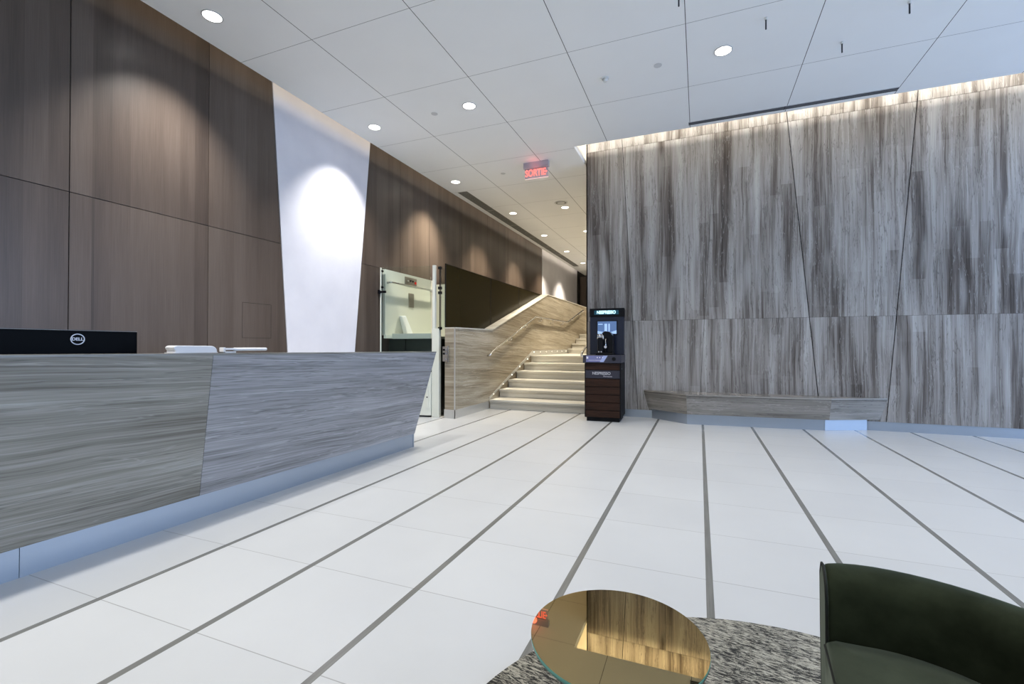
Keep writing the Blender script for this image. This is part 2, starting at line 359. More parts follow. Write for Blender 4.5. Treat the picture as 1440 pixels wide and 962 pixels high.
# glazed street side behind and right of the viewer: mullions and a back wall with openings
bw = MB()
for x in (-5.4, -1.8, 1.8, 5.4, 8.9): bw.box(x-.06, x+.06, BACK-.15, BACK, 0, TOP)
bw.box(XW-.3, RIGHT, BACK-.15, BACK, 4.2, TOP); bw.box(XW-.3, RIGHT, BACK-.15, BACK, 0, .12)
struct(bw.build('window_1', M_fix))
bw = MB()
for y in (-4.9, -1.6, 1.7, 5.0, 8.3): bw.box(RIGHT, RIGHT+.15, y-.06, y+.06, 0, TOP)
bw.box(RIGHT, RIGHT+.15, BACK, 8.4, 4.2, TOP); bw.box(RIGHT, RIGHT+.15, BACK, 8.4, 0, .12)
struct(bw.build('window_2', M_fix))

# ------------------------------------------------------------------ stair wall
sw_t = [(6.77, 1.515), (8.25, 1.53), (11.85, 2.585), (17.6, 2.60)]
prof = [(6.77, 0), (17.6, 0)]+[(y, z-.02) for y, z in reversed(sw_t)]
wm = struct(MB().prism(prof, 0, -3.95, XS).build('wall_stair', M_stair_wall))
capm = MB()
for (a, b) in zip(sw_t[:-1], sw_t[1:]):
    capm.prism([(a[0], a[1]-.02), (b[0], b[1]-.02), (b[0], b[1]), (a[0], a[1])], 0, -3.95, XS+.012)
capm.build('stone_cap', M_tread, wm)
MB().box(XS-.012, XS+.004, 6.762, 6.782, .14, 1.495).build('corner_trim', M_steel_warm, wm)
b1 = MB(); b1.box(-3.955, XS+.008, 6.755, 6.77, 0, .145); b1.box(XS, XS+.008, 6.755, 8.09, 0, .145)
struct(b1.build('baseboard_stair', M_steel_warm))
# stepped skirting with little lights beside the stair
NOS = [(8.10+.472*i, .175+.16*i) for i in range(6)]      # nosing y, tread z
LAND = .975
UP = [(13.80+.50*i, LAND+.158*(i+1)) for i in range(4)]
sk = MB()
lo = [(8.10, 0.18)]; 
sk.prism([(8.12, .18), (10.46, LAND), (13.78, LAND), (13.78, LAND+.125), (10.62, LAND+.125), (10.44, LAND+.06), (8.12, .225)], 0, XS, XS+.012)
skb = struct(sk.build('baseboard_steps', M_steel_warm))
lights = [(8.31, .265), (8.78, .424), (9.268, .587), (9.733, .744), (10.25, .90), (10.706, 1.058), (11.204, 1.058), (11.69, 1.058), (12.187, 1.058), (12.694, 1.058), (13.172, 1.058), (13.635, 1.058)]
for (y, z) in lights:
    MB().cyl((XS+.012, y, z), .012, .003, 16, 0).build('step_light', M_dot, skb)
# staircase
st = thing('staircase', 'pale limestone staircase with wide treads rising behind the coffee station', 'staircase', (-2.8, 8.1, 0))
n_ = len(NOS)
for i, (y, z) in enumerate(NOS):
    y1 = NOS[i+1][0]+.03 if i < n_-1 else 13.85
    s_ = MB(); z0 = NOS[i-1][1] if i else 0.
    s_.box(XS+.014, XE-.002, y, y1 if i < n_-1 else 13.83, z-.045, z)
    s_.box(XS+.014, XE-.002, y+.03, (y1 if i < n_-1 else 13.83), z0-(.0 if i else 0)+.0005, z-.045)
    s_.build('step', M_tread, st, bevel=.006)
for i, (y, z) in enumerate(UP):
    y1 = UP[i+1][0]+.03 if i < 3 else 20.8
    z0 = UP[i-1][1] if i else LAND
    s_ = MB(); s_.box(XS+.014, XE-.002, y, y1, z-.045, z); s_.box(XS+.014, XE-.002, y+.03, y1, z0+.0005, z-.045)
    s_.build('step', M_tread, st, bevel=.006)

# handrails
def smooth_path(P, r=.12, n=6):
    out = [Vector(P[0])]
    for i in range(1, len(P)-1):
        a, b, c_ = Vector(P[i-1]), Vector(P[i]), Vector(P[i+1])
        ra = min(r, (a-b).length*.45, (c_-b).length*.45)
        p0 = b+(a-b).normalized()*ra; p1 = b+(c_-b).normalized()*ra
        for k in range(n+1):
            t = k/n; out.append(p0*(1-t)**2+b*2*t*(1-t)+p1*t*t)
    out.append(Vector(P[-1])); return out
def handrail(side, x, xw, ys, label):
    t = thing('handrail', label, 'handrail', (x, 8.1, 1.1))
    MB().tube(smooth_path([(xw, 8.04, 1.02), (x, 8.02, 1.03), (x, 8.08, 1.085), (x, 10.66, 1.915), (x, 13.55, 1.925), (x, 15.5, 2.42), (x, 15.7, 2.42), (xw, 15.7, 2.36)], .06), .019).build('rail', M_chrome, t)
    for (y, z) in ys:
        sgn = 1 if xw > x else -1
        MB().tube([(x, y, z-.015), (x, y, z-.06), (x+sgn*.02, y, z-.085), (xw, y, z-.09)], .011, 8).cyl((xw-(.006 if sgn > 0 else 0), y, z-.09), .022, .006, 14, 0).build('bracket', M_chrome, t)
handrail(-1, -3.69, XS, [(9.1, 1.413), (10.05, 1.72), (11.1, 1.917), (12.1, 1.92), (13.1, 1.924), (14.2, 2.09), (15.2, 2.345)], 'steel handrail with curved brackets on the beige stone wall left of the stairs')
handrail(1, -1.93, XE, [(9.1, 1.413), (10.05, 1.72), (11.1, 1.917)], 'right hand stair rail, only its hooked end showing beside the coffee station')

# bronze glass screen
bs = thing('bronze_glass_screen', 'dark bronze glass screen tapering to a point above the stair wall', 'glass screen', (-3.93, 6.81, 1.52))
def capz(y): return 1.53+(y-8.25)*(2.585-1.53)/3.6 if y > 8.25 else 1.515+(y-6.77)*.0101
for (a, b) in ((6.81, 8.605), (8.62, 10.2), (10.21, 11.82)):
    MB().box(-3.968, -3.954, a, b, .001, 2.583).build('glass_pane', M_bronze_glass, bs)
e = MB(); e.box(-3.970, -3.952, 6.80, 6.812, 1.52, 2.59); e.prism([(6.80, 2.583), (11.83, 2.583), (11.83, 2.592), (6.80, 2.592)], 0, -3.970, -3.952)
for y in (8.6125, 10.205): e.box(-3.972, -3.953, y-.014, y+.014, capz(y)+.004, 2.583)
e.build('edge_trim', M_black, bs)

# ------------------------------------------------------------------ call station on the stair pillar
cs = thing('call_station', 'steel call plate with three round buttons on the beige stone pillar', 'call panel', (-3.9, 6.77, 1.07))
MB().box(-3.975, -3.865, 6.735, 6.769, .945, 1.195).build('plate', M_plate, cs, bevel=.003)
MB().box(-3.871, -3.858, 6.72, 6.765, .935, 1.205).build('side_cover', M_chrome, cs, bevel=.002)
for z, r in ((1.14, .017), (1.075, .017), (.985, .014)):
    bt = MB().cyl((-3.905, 6.725, z), r, .012, 18, 1).build('button', M_chrome, cs)
for z in (1.14, 1.075): MB().box(-3.968, -3.925, 6.733, 6.736, z-.016, z+.016).build('button_legend', M_black, cs)

# ------------------------------------------------------------------ platform lift
lf = thing('platform_lift', 'cream wheelchair platform lift raised behind its glass gate', 'wheelchair lift', (-4.6, 7.4, 0))
MB().box(-5.145, -5.08, 6.66, 8.2, 1.39, 2.545).build('carriage_wall', M_cream, lf, bevel=.006)
MB().box(-5.08, -4.22, 6.80, 8.2, 1.335, 1.372).build('platform_floor', M_cream, lf)
MB().box(-5.02, -4.22, 6.775, 6.80, 1.33, 1.42).build('platform_lip', M_cream_white, lf, bevel=.003)
MB().box(-5.075, -3.99, 8.22, 8.245, 1.34, 2.46).build('rear_gate', M_cream, lf, bevel=.004)
MB().box(-5.08, -5.03, 6.62, 8.2, 1.335, 1.40).build('platform_sill', M_cream_white, lf, bevel=.004)
rl = MB().tube(smooth_path([(-5.08, 6.72, 2.315), (-5.00, 6.72, 2.32), (-5.00, 8.14, 2.32), (-5.08, 8.14, 2.315)], .03), .018).build('grab_rail', M_chrome, lf)
cp = MB().box(-5.08, -5.068, 7.24, 7.62, 2.345, 2.495).build('control_panel', M_plate, lf, bevel=.003)
for k, y in enumerate((7.32, 7.40, 7.48)): MB().cyl((-5.068, y, 2.43), .018, .012, 14, 0).build('button', M_black if k else M_chrome, cp)
MB().cyl((-5.068, 7.56, 2.41), .024, .016, 16, 0).build('stop_button', mat('red_plastic', (.7, .03, .02), .4), cp)
MB().box(-5.08, -5.07, 7.36, 7.53, 1.935, 2.20).build('intercom_plate', M_plate, lf, bevel=.003)
# folded seat cover
ft = MB().hexa([(-5.075, 7.20, 1.375), (-4.98, 7.20, 1.375), (-4.98, 7.42, 1.375), (-5.075, 7.42, 1.375)],
               [(-5.075, 7.04, 1.75), (-5.01, 7.04, 1.75), (-5.01, 7.19, 1.76), (-5.075, 7.19, 1.76)])
ft.build('folded_seat', M_white_cloth, lf, bevel=.02, seg=3)
# shaft below the platform
dk = MB().box(-5.145, -4.22, 6.86, 8.25, .02, 1.33).build('skirt_panel', M_dark_green, lf)
MB().box(-4.80, -4.79, 6.852, 6.86, .02, 1.33).build('skirt_rib', M_black, lf)
# shaft glass return and posts
MB().box(-4.065, -4.057, 6.84, 7.30, 1.50, 2.54).build('side_glass', M_glass, lf)
MB().box(-4.205, -4.065, 6.77, 6.84, 0, 1.50).build('gate_post', M_cream_white, lf, bevel=.004)
MB().box(-4.195, -4.145, 6.77, 6.82, 1.50, 2.575).build('upper_post', M_cream_white, lf, bevel=.003)
MB().cyl((-4.062, 6.80, 1.47), .011, 1.07, 12).build('hinge_rod', M_black, lf)
for z in (2.50, 2.16, 2.08, 1.48): MB().box(-4.09, -4.035, 6.775, 6.825, z, z+.045).build('hinge_clamp', M_black, lf, bevel=.003)
# gate, a little ajar at its latch side
gt = bpy.data.objects.new('gate', None); col.objects.link(gt); gt.parent = lf; gt.matrix_parent_inverse = Matrix.Translation(-lf.location)
gt.location = (-4.205, 6.765, 0); gt.rotation_euler = (0, 0, math.radians(11))
W = .955
def gp(mb, n, m, **k): return mb.build(n, m, gt, **k)
gp(MB().box(-W, -.005, -.02, .02, .03, .76), 'kick_panel', M_cream_white, bevel=.003)
gp(MB().box(-W+.03, -.015, -.006, .006, .76, 2.56), 'glass_pane', M_glass)
gp(MB().box(-W+.02, -W+.035, -.018, .018, .76, 2.56), 'glass_stile', M_cream_white, bevel=.002)
gp(MB().box(-.085, -.045, -.035, -.02, .16, .53), 'lock_cover', M_cream_white, bevel=.003)
gp(MB().cyl((-.065, -.037, .34), .012, .004, 14, 1), 'keyhole', M_black)
gp(MB().box(-W+.0, -W+.14, -.05, -.02, 2.115, 2.155).box(-W-.005, -W+.03, -.055, .03, 2.10, 2.17), 'latch_handle', M_black_gloss, bevel=.004)
for z in (2.50, 2.22): gp(MB().cyl((-W+.055, -.012, z), .02, .024, 14, 1), 'glass_clamp', M_black)

# ------------------------------------------------------------------ reception desk
dk = thing('reception_desk', 'long grey veined stone reception desk with steel toe plate coloured with blue daylight', 'desk', (-3.4, 2.0, 0))
def dx(y): return -3.235+(y-1.2)*.0285
def ztop(y): return 1.156-(y-1.1)*.0058
Y0 = -1.2; YE0 = 4.675; YE1 = 4.93; ysm = 2.17
d = MB()
for (a, b, a1, b1, pid) in ((Y0, ysm-.0012, Y0, ysm-.0012, 0.), (ysm+.0012, YE0, ysm+.0012, YE1, 1.4)):
    def q_(y, x, z): return (x, y, z)
    A = [q_(a, dx(a)-.03, .165), q_(a, dx(a), .165), q_(b, dx(b), .165), q_(b, dx(b)-.03, .165)]
    B = [q_(a1, dx(a1)+.10, ztop(a1)-.012), q_(a1, dx(a1)+.13, ztop(a1)-.012), q_(b1, dx(b1)+.13, ztop(b1)-.012), q_(b1, dx(b1)+.10, ztop(b1)-.012)]
    MB().hexa(A, B, pid).build('front_panel', M_desk if pid == 0. else M_desk2, dk)['label'] = 'brown grey stone slab' if pid == 0. else 'pale lavender grey stone slab'
TD = .30
MB().hexa([(dx(Y0)+.13-TD, Y0, ztop(Y0)-.012), (dx(Y0)+.132, Y0, ztop(Y0)-.012), (dx(YE1)+.132, YE1+.002, ztop(YE1)-.012), (dx(YE1)+.13-TD, YE1+.002, ztop(YE1)-.012)],
          [(dx(Y0)+.13-TD, Y0, ztop(Y0)), (dx(Y0)+.132, Y0, ztop(Y0)), (dx(YE1)+.132, YE1+.002, ztop(YE1)), (dx(YE1)+.13-TD, YE1+.002, ztop(YE1))]).build('counter_top', M_desk, dk)
MB().hexa([(dx(YE0)-.65, YE0-.03, .165), (dx(YE0)-.03, YE0-.03, .165), (dx(YE0)-.03, YE0, .165), (dx(YE0)-.65, YE0, .165)],
          [(dx(YE1)-.17, YE1-.03, ztop(YE1)-.013), (dx(YE1)+.10, YE1-.03, ztop(YE1)-.013), (dx(YE1)+.10, YE1, ztop(YE1)-.013), (dx(YE1)-.17, YE1, ztop(YE1)-.013)]).build('end_panel', M_desk, dk)
MB().hexa([(dx(Y0)-.06, Y0, .165), (dx(Y0)-.03, Y0, .165), (dx(YE0)-.03, YE0-.03, .165), (dx(YE0)-.06, YE0-.03, .165)],
          [(dx(Y0)+.07-.0, Y0, 1.14), (dx(Y0)+.10, Y0, 1.14), (dx(YE0)+.10, YE0-.03, 1.12), (dx(YE0)+.07, YE0-.03, 1.12)]).build('inner_frame', M_walnut, dk)
MB().box(-4.0, -3.31, Y0, 4.6, .71, .75).build('worktop', M_walnut, dk)
def px(y): return dx(y)-.03
k = MB()
for (a, b) in ((Y0, 1.275), (1.278, 4.70)): k.hexa([(px(a)-.02, a, 0), (px(a), a, 0), (px(b), b, 0), (px(b)-.02, b, 0)], [(px(a)-.02, a, .165), (px(a), a, .165), (px(b), b, .165), (px(b)-.02, b, .165)])
k.box(-3.9, -3.16, 4.68, 4.70, 0, .165)
k.build('toe_plate', M_steel, dk)
MB().box(-3.98, -3.90, Y0, 4.60, 0, .71).build('modesty_panel', M_walnut, dk)

# monitor
mo = thing('computer_monitor', 'black computer monitor seen from behind over the reception desk', 'monitor', (-3.58, 1.62, .75))
MB().box(-3.60, -3.55, 1.27, 1.972, .86, 1.300).build('housing', M_mon, mo, bevel=.008)
MB().box(-3.552, -3.548, 1.275, 1.968, 1.2945, 1.2985).build('top_edge', mat('grey_edge', (.20, .20, .19), .4), mo)
MB().box(-3.603, -3.600, 1.28, 1.962, .875, 1.29).build('screen', M_black_gloss, mo)
MB().box(-3.56, -3.53, 1.59, 1.65, .77, 1.10).build('stand', M_mon, mo, bevel=.004)
MB().box(-3.68, -3.46, 1.50, 1.74, .751, .768).build('stand_base', M_mon, mo, bevel=.006)
lg = MB(); V = []; n = 48
for r in (1.0, .86):
    for x in (-3.549, -3.5465):
        for i in range(n): a = 2*PI*i/n; V.append((x, 1.6425+.036*r*math.cos(a), 1.2415+.034*r*math.sin(a)))
Fc = []
for i in range(n):
    j_ = (i+1) % n; Fc += [(n+i, n+j_, 3*n+j_, 3*n+i), (i, j_, n+j_, n+i), (2*n+j_, 2*n+i, 3*n+i, 3*n+j_), (j_, i, 2*n+i, 2*n+j_)]
lg.poly(V, Fc); lg.build('logo_ring', M_silver, mo)
text('lettering', 'DELL', M_silver, .026, mo, (-3.548, 1.6425, 1.2415), (PI/2, 0, PI/2), .001, 1.0, .0006)

# white rounded tray and stapler on the counter
tr = thing('paper_tray', 'white plastic tray with a rounded end on the reception counter', 'tray', (-3.24, 2.12, 1.15))
def rr_prof(w, h, r, n=6):
    P = []
    for cx, cy, a0 in ((w-r, h-r, 0), (-w+.012, h-.012, PI/2)):
        rad = r if cx > 0 else .012
        for i in range(n+1): a = a0+PI/2*i/n; P.append((cx+rad*math.cos(a), cy+rad*math.sin(a)))
    return P
P = [(2.285, 0), (2.285, .012)]+[(2.24+.045*math.cos(a), .012+.034*math.sin(a)) for a in [PI/2*i/6 for i in range(1, 7)]]+[(2.01, .048), (1.995, .044), (1.988, .036), (1.992, .024), (2.0, .018), (1.998, 0)]
zz = ztop(1.93)+.0015
MB().prism([(y, zz+z*1.05) for y, z in P], 0, -3.29, -3.20).build('body', M_white_pl, tr, bevel=.004)
MB().box(-3.292, -3.198, 1.988, 2.288, zz, zz+.004).build('rim', M_white_pl, tr)
sp_ = thing('stapler', 'long white desk stapler with raised arm, on the counter right of the tray', 'stapler', (-3.22, 2.5, 1.15))
zz = ztop(2.4)+.0005
MB().box(-3.235, -3.19, 2.325, 2.425, zz, zz+.012).box(-3.235, -3.19, 2.325, 2.342, zz, zz+.041).build('base', M_white_pl, sp_, bevel=.003)
MB().box(-3.235, -3.19, 2.342, 2.425, zz+.022, zz+.036).build('hinge_block', M_white_pl, sp_, bevel=.003)
MB().tube([(-3.212, 2.42, zz+.027), (-3.212, 2.70, zz+.027)], .0125, 16).build('arm', M_white_pl, sp_, bevel=.004)

# ------------------------------------------------------------------ bench
be = thing('stone_bench', 'low faceted grey stone bench along the streaked stone wall', 'bench', (.9, 7.8, 0))
top = [(-.87, YB-.002), (-.19, 7.57), (1.72, 7.74), (2.46, YB-.002)]; bot = [(-.80, YB-.002), (-.178, 7.61), (1.70, 7.775), (2.37, YB-.002)]
def loft(P, Q, z0, z1, pid=0.):
    n = len(P); V = [(x, y, z0) for x, y in P]+[(x, y, z1) for x, y in Q]
    return MB().poly(V, [tuple(range(n))[::-1], tuple(range(n, 2*n))]+[(i, (i+1) % n, (i+1) % n+n, i+n) for i in range(n)], pid)
bb = loft(bot, [(x, y+.0) for x, y in top], .158, .435); 
for i_ in range(2, 6): bb.pid[i_] = [0.4, 2.2, 5.1, 0][i_-2]
bb.build('body', M_bench, be)
loft([(x, y+.008) if y < 8 else (x, y) for x, y in top], [(x, y+.008) if y < 8 else (x, y) for x, y in top], .435, .442).build('shadow_gap', M_gap, be)
loft(top, top, .442, .467, 3.).build('seat_slab', M_bench, be)
pl = [(-.74, YB-.002), (-.182, 7.66), (1.66, 7.825), (2.22, YB-.002)]
loft(pl, pl, 0, .158).build('toe_plate', M_steel, be)

# ------------------------------------------------------------------ coffee station
kz = thing('coffee_station', 'black and walnut coffee machine cabinet with lit sign at the wall corner', 'coffee machine', (-1.72, 7.37, 0), math.radians(2.5))
wK, dK = .575, .60
def kp(mb, n, m, par=None, **k): return mb.build(n, m, par or kz, **k)
kp(MB().box(.03, wK-.03, .03, dK-.02, 0, .075), 'plinth', M_black)
kp(MB().box(0, wK, .012, dK, .06, .93), 'cabinet', M_black, bevel=.003)
for (z0, z1) in ((.845-.02, .925), (.56, .68), (.435, .55), (.31, .425), (.185, .30), (.07, .175)):
    kp(MB().box(.02, wK-.02, -.003, .012, z0, z1), 'drawer_front', M_walnut, bevel=.002)
lp = kp(MB().box(.02, wK-.02, -.004, .012, .69, .815), 'logo_plate', M_deck, bevel=.002)
text('lettering', 'NESPRESSO', M_silver, .062, lp, (.27, -.0045, .768), (PI/2, 0, 0), .0006, .92, .001)
text('lettering', 'Momento', M_silver, .032, lp, (.37, -.0045, .722), (PI/2, 0, 0), .0006, 1.1)
kp(MB().cyl((wK, .09, .84), .010, .006, 14, 0), 'cabinet_lock', M_chrome)
# deck with a printed fascia
dkm = kp(MB().prism([(-.035, .935), (dK, .935), (dK, 1.06), (-.01, 1.06)], 0, -.022, wK+.004), 'worktop', M_deck, bevel=.004)
fz = lambda z: -.035+.025*(z-.935)/.125-.0012
kp(MB().hexa([(.03, fz(.95), .95), (.31, fz(.95), .95), (.31, fz(.95)+.001, .95), (.03, fz(.95)+.001, .95)], [(.03, fz(1.05), 1.05), (.37, fz(1.05), 1.05), (.37, fz(1.05)+.001, 1.05), (.03, fz(1.05)+.001, 1.05)]), 'printed_strip', mat('violet_blue_print', (.16, .17, .34), .35), dkm)
kp(MB().hexa([(.25, fz(.95)-.0006, .95), (.31, fz(.95)-.0006, .95), (.31, fz(.95)+.001, .95), (.25, fz(.95)+.001, .95)], [(.30, fz(1.05)-.0006, 1.05), (.37, fz(1.05)-.0006, 1.05), (.37, fz(1.05)+.001, 1.05), (.30, fz(1.05)+.001, 1.05)]), 'printed_band', mat('pale_blue_print', (.34, .40, .66), .35), dkm)
M_wp = mat('white_print', (.8, .78, .85), .4)
for x in (.20, .24, .285): kp(MB().box(x, x+.016, fz(1.02)-.002, fz(1.02), 1.012, 1.03), 'printed_icon', M_wp, dkm)
kp(MB().box(.07, .27, fz(.975)-.002, fz(.975), .974, .979), 'printed_line', M_wp, dkm)
kp(MB().box(.035, .065, fz(1.01)-.002, fz(1.01), 1.0, 1.035), 'printed_icon', M_wp, dkm)
kp(MB().cyl((.47, -.032, 1.00), .030, .012, 24, 1), 'dial', M_black, dkm)
# backboard, screen, header
kp(MB().box(.01, wK, .46, .585, 1.06, 1.70), 'backboard', M_navy, bevel=.004)
hd = kp(MB().box(.005, wK+.005, .44, .59, 1.70, 1.84), 'header', M_black_gloss, bevel=.004)
kp(MB().box(.085, .49, .436, .44, 1.735, 1.805), 'letter_halo', M_halo, hd, bevel=.0015)
text('lettering', 'NESPRESSO', M_sign_glow, .074, hd, (.285, .434, 1.77), (PI/2, 0, 0), .001, .84, .0025)
kp(MB().box(.125, .47, .446, .46, 1.395, 1.635), 'screen_frame', M_black_gloss, bevel=.003)
sc = kp(MB().box(.14, .455, .443, .446, 1.41, 1.62), 'screen', M_screen)
sm_ = MB(); sm_.box(.255, .30, .4415, .443, 1.45, 1.58); sm_.box(.32, .345, .4415, .443, 1.45, 1.58); sm_.box(.15, .225, .4415, .443, 1.565, 1.58); sm_.prism([(.14, 1.41), (.455, 1.41), (.455, 1.47), (.36, 1.44), (.25, 1.44), (.14, 1.46)], 1, .442, .443)
kp(sm_, 'screen_picture', M_screen_l, sc)
# brewer
br = thing('coffee_brewer', 'black twin-column coffee brewer with silver spouts on the coffee station', 'coffee maker', (0, 0, 0))
br.location = Matrix.Rotation(math.radians(2.5), 4, 'Z') @ Vector((0, 0, 0))+Vector((-1.72, 7.37, 1.0605)); br.rotation_euler = (0, 0, math.radians(2.5))
MB().box(.16, .44, .10, .40, 0, .035).build('drip_tray', M_black, br, bevel=.006)
MB().prism([(.185, .035), (.275, .035), (.275, .235), (.26, .27), (.20, .27), (.185, .235)], 1, .16, .38).build('left_column', M_black_gloss, br, bevel=.01)
MB().prism([(.345, .035), (.43, .035), (.43, .30), (.38, .37), (.30, .39), (.25, .36), (.25, .27), (.33, .27), (.345, .22)], 1, .20, .40).build('brew_head', M_black_gloss, br, bevel=.01)
for (x, z, r) in ((.185, .29, .011), (.21, .30, .012), (.232, .295, .011), (.255, .30, .012), (.272, .275, .013)):
    MB().cyl((x, .18, z-.03), r, .07, 12, 2, r*.8).build('spout', M_chrome, br)
MB().cyl((.31, .16, .13), .022, .012, 20, 1).build('dial', M_silver, br)
MB().tube([(.31, .19, .05), (.31, .19, .26)], .008, 8).build('water_tube', M_chrome, br)
for x in (.205, .245): MB().cyl((x, .155, .05), .011, .006, 12, 1).build('button', M_silver, br)

# ------------------------------------------------------------------ rug, table, armchair
rg = MB(); V = []; n = 96; cx, cy, R_ = .31, 1.20, 1.05
rings = [(R_, 0.0008), (R_+.004, .006), (R_, .012), (R_*.5, .0125)]
for r, z in rings:
    for i in range(n): a = 2*PI*i/n; V.append((cx+r*math.cos(a), cy+r*math.sin(a), z))
V += [(cx, cy, .0125), (cx, cy, .0008)]
Fc = [(k*n+i, k*n+(i+1) % n, (k+1)*n+(i+1) % n, (k+1)*n+i) for k in range(3) for i in range(n)]
Fc += [(3*n+i, 3*n+(i+1) % n, 4*n) for i in range(n)]+[((i+1) % n, i, 4*n+1) for i in range(n)]
rug = MB().poly(V, Fc, 0., True).build('round_rug', M_rug); tag(rug, 'round black and cream mottled rug under the small mirrored table', 'rug')
ta = thing('side_table', 'small round side table with a bronze mirror top on the rug', 'table', (-.2136, 1.3071, .0125))
MB().cyl((-.2136, 1.3071, .389), .2387, .010, 96).build('glass_edge', M_glass_edge, ta)
MB().cyl((-.2136, 1.3071, .399), .2382, .0015, 96, smooth=False).build('mirror_top', M_mirror, ta)
MB().ring((-.2136, 1.3071, 0), .215, .19, .372, .389).build('frame_ring', M_leg, ta)
for a in (-4, 128, 292):
    a = math.radians(a); MB().cyl((-.2136+.213*math.cos(a), 1.3071+.213*math.sin(a), .013), .011, .376, 20).build('leg', M_leg, ta)

# armchair: barrel back swept around the seat, open towards the table (-X)
ch = thing('armchair', 'olive green velvet tub armchair at the edge of the rug', 'armchair', (.62, 1.12, .0125))
CX, CY = .41, 1.16
def arc(t):            # t 0..1 from far arm tip round the back to near arm tip; returns centre, outward normal (plan)
    a0 = math.radians(103); a1 = math.radians(-103); a = a0+(a1-a0)*t
    return a
def shell_ring(a, seg=14):
    # outline section in (radial, z); radial measured from centre
    bk = max(0., 1-abs(a)/math.radians(42)); ex = 1.0+.22*bk
    ri = .285*ex; ro = .447*ex
    zb = .16; zt_ = .600+.08*bk
    P = [(ri+.02, zb), (ri, .40), (ri+.002, zt_-.060), (ri+.018, zt_-.024), (ri+.050, zt_-.004), (ro-.070, zt_), (ro-.030, zt_-.010), (ro, zt_-.045), (ro-.01, .40), (ro-.04, zb)]
    wt = max(0., (abs(a)-math.radians(60))/math.radians(43))**2
    P = [(r_, z_-.008*wt**3*(1 if z_ > .5 else 0)) for r_, z_ in P]
    return [(CX+r*math.cos(a)+wt*(-.038+.056*(r-ri)/(ro-ri)), CY+r*math.sin(a), z) for r, z in P]
NS = 36; V = []; m_ = 10
for i in range(NS+1):
    V += shell_ring(arc(i/NS))
Fc = [(i*m_+k, i*m_+(k+1) % m_, (i+1)*m_+(k+1) % m_, (i+1)*m_+k) for i in range(NS) for k in range(m_)]
Fc += [tuple(range(m_))[::-1], tuple(range(NS*m_, NS*m_+m_))]
MB().poly(V, Fc, 0., True).build('back_shell', M_velvet_shade, ch, bevel=.014, seg=3)
# arm front caps with piping
for t, nm in ((0., 1), (1., -1)):
    a = arc(t); P = shell_ring(a); dn = Vector((math.sin(a), -math.cos(a), 0))*(-1 if t == 0 else 1)
    cen = Vector([sum(q[i] for q in P)/m_ for i in range(3)])
    Q = [cen+(Vector(q)-cen)*.95+dn*.005 for q in P]
    V = [tuple(Vector(q)-dn*.004) for q in P]; V = [tuple(cen+(Vector(q)-cen)*.985-dn*.004) for q in P]+[tuple(q) for q in Q]
    Fc = [tuple(range(m_))[::-1], tuple(range(m_, 2*m_))]+[(i, (i+1) % m_, (i+1) % m_+m_, i+m_) for i in range(m_)]
    MB().poly(V, Fc, 0.).build('arm_front', M_velvet_lit, ch, bevel=.006, seg=3)
    loop = [cen+(Vector(q)-cen)*1.0+dn*.002 for q in P]; loop.append(loop[0])
    MB().tube(loop, .0035, 8).build('piping', M_pipe, ch)
# seat cushion
V = []; n = 40; outl = []
for i in range(n+1):
    a = math.radians(96)-math.radians(192)*i/n
    bk = max(0., 1-abs(a)/math.radians(42)); outl.append((CX+.282*(1+.22*bk)*math.cos(a), CY+.282*(1+.22*bk)*math.sin(a)))
outl = [(.300, CY+.268), (.316, CY+.279)]+outl+[(.316, CY-.279), (.300, CY-.268), (.287, CY-.12), (.284, CY), (.287, CY+.12)]
no = len(outl); cc = Vector((sum(x for x, y in outl)/no, sum(y for x, y in outl)/no))
lay = [(0.965, .26), (1.0, .275), (1.0, .415), (.99, .432), (.965, .440), (.5, .447)]
for s_, z in lay:
    for x, y in outl: q = cc+(Vector((x, y))-cc)*s_; V.append((q.x, q.y, z))
V.append((cc.x, cc.y, .449)); V.append((cc.x, cc.y, .26)); L_ = len(lay)
Fc = [(k*no+i, k*no+(i+1) % no, (k+1)*no+(i+1) % no, (k+1)*no+i) for k in range(L_-1) for i in range(no)]
Fc += [((L_-1)*no+i, (L_-1)*no+(i+1) % no, L_*no) for i in range(no)]+[((i+1) % no, i, L_*no+1) for i in range(no)]
MB().poly(V, Fc, 0., True).build('seat_cushion', M_velvet_lit, ch)
pp = [tuple(cc+(Vector(q)-cc)*1.0)+(.424,) for q in outl]; pp.append(pp[0])
MB().tube(pp, .003, 8).build('seat_piping', M_pipe, ch)
V = []
MB().cyl((CX+.09, CY, .06), .31, .20, 48, 2, .33).build('seat_base', M_velvet_shade, ch)
for (x, y) in ((.30, .20), (.30, -.20), (-.10, .22), (-.10, -.22)): MB().cyl((CX+.06+x*.8, CY+y, .0130), .014, .05, 16, 2, .02).build('leg', M_black, ch)

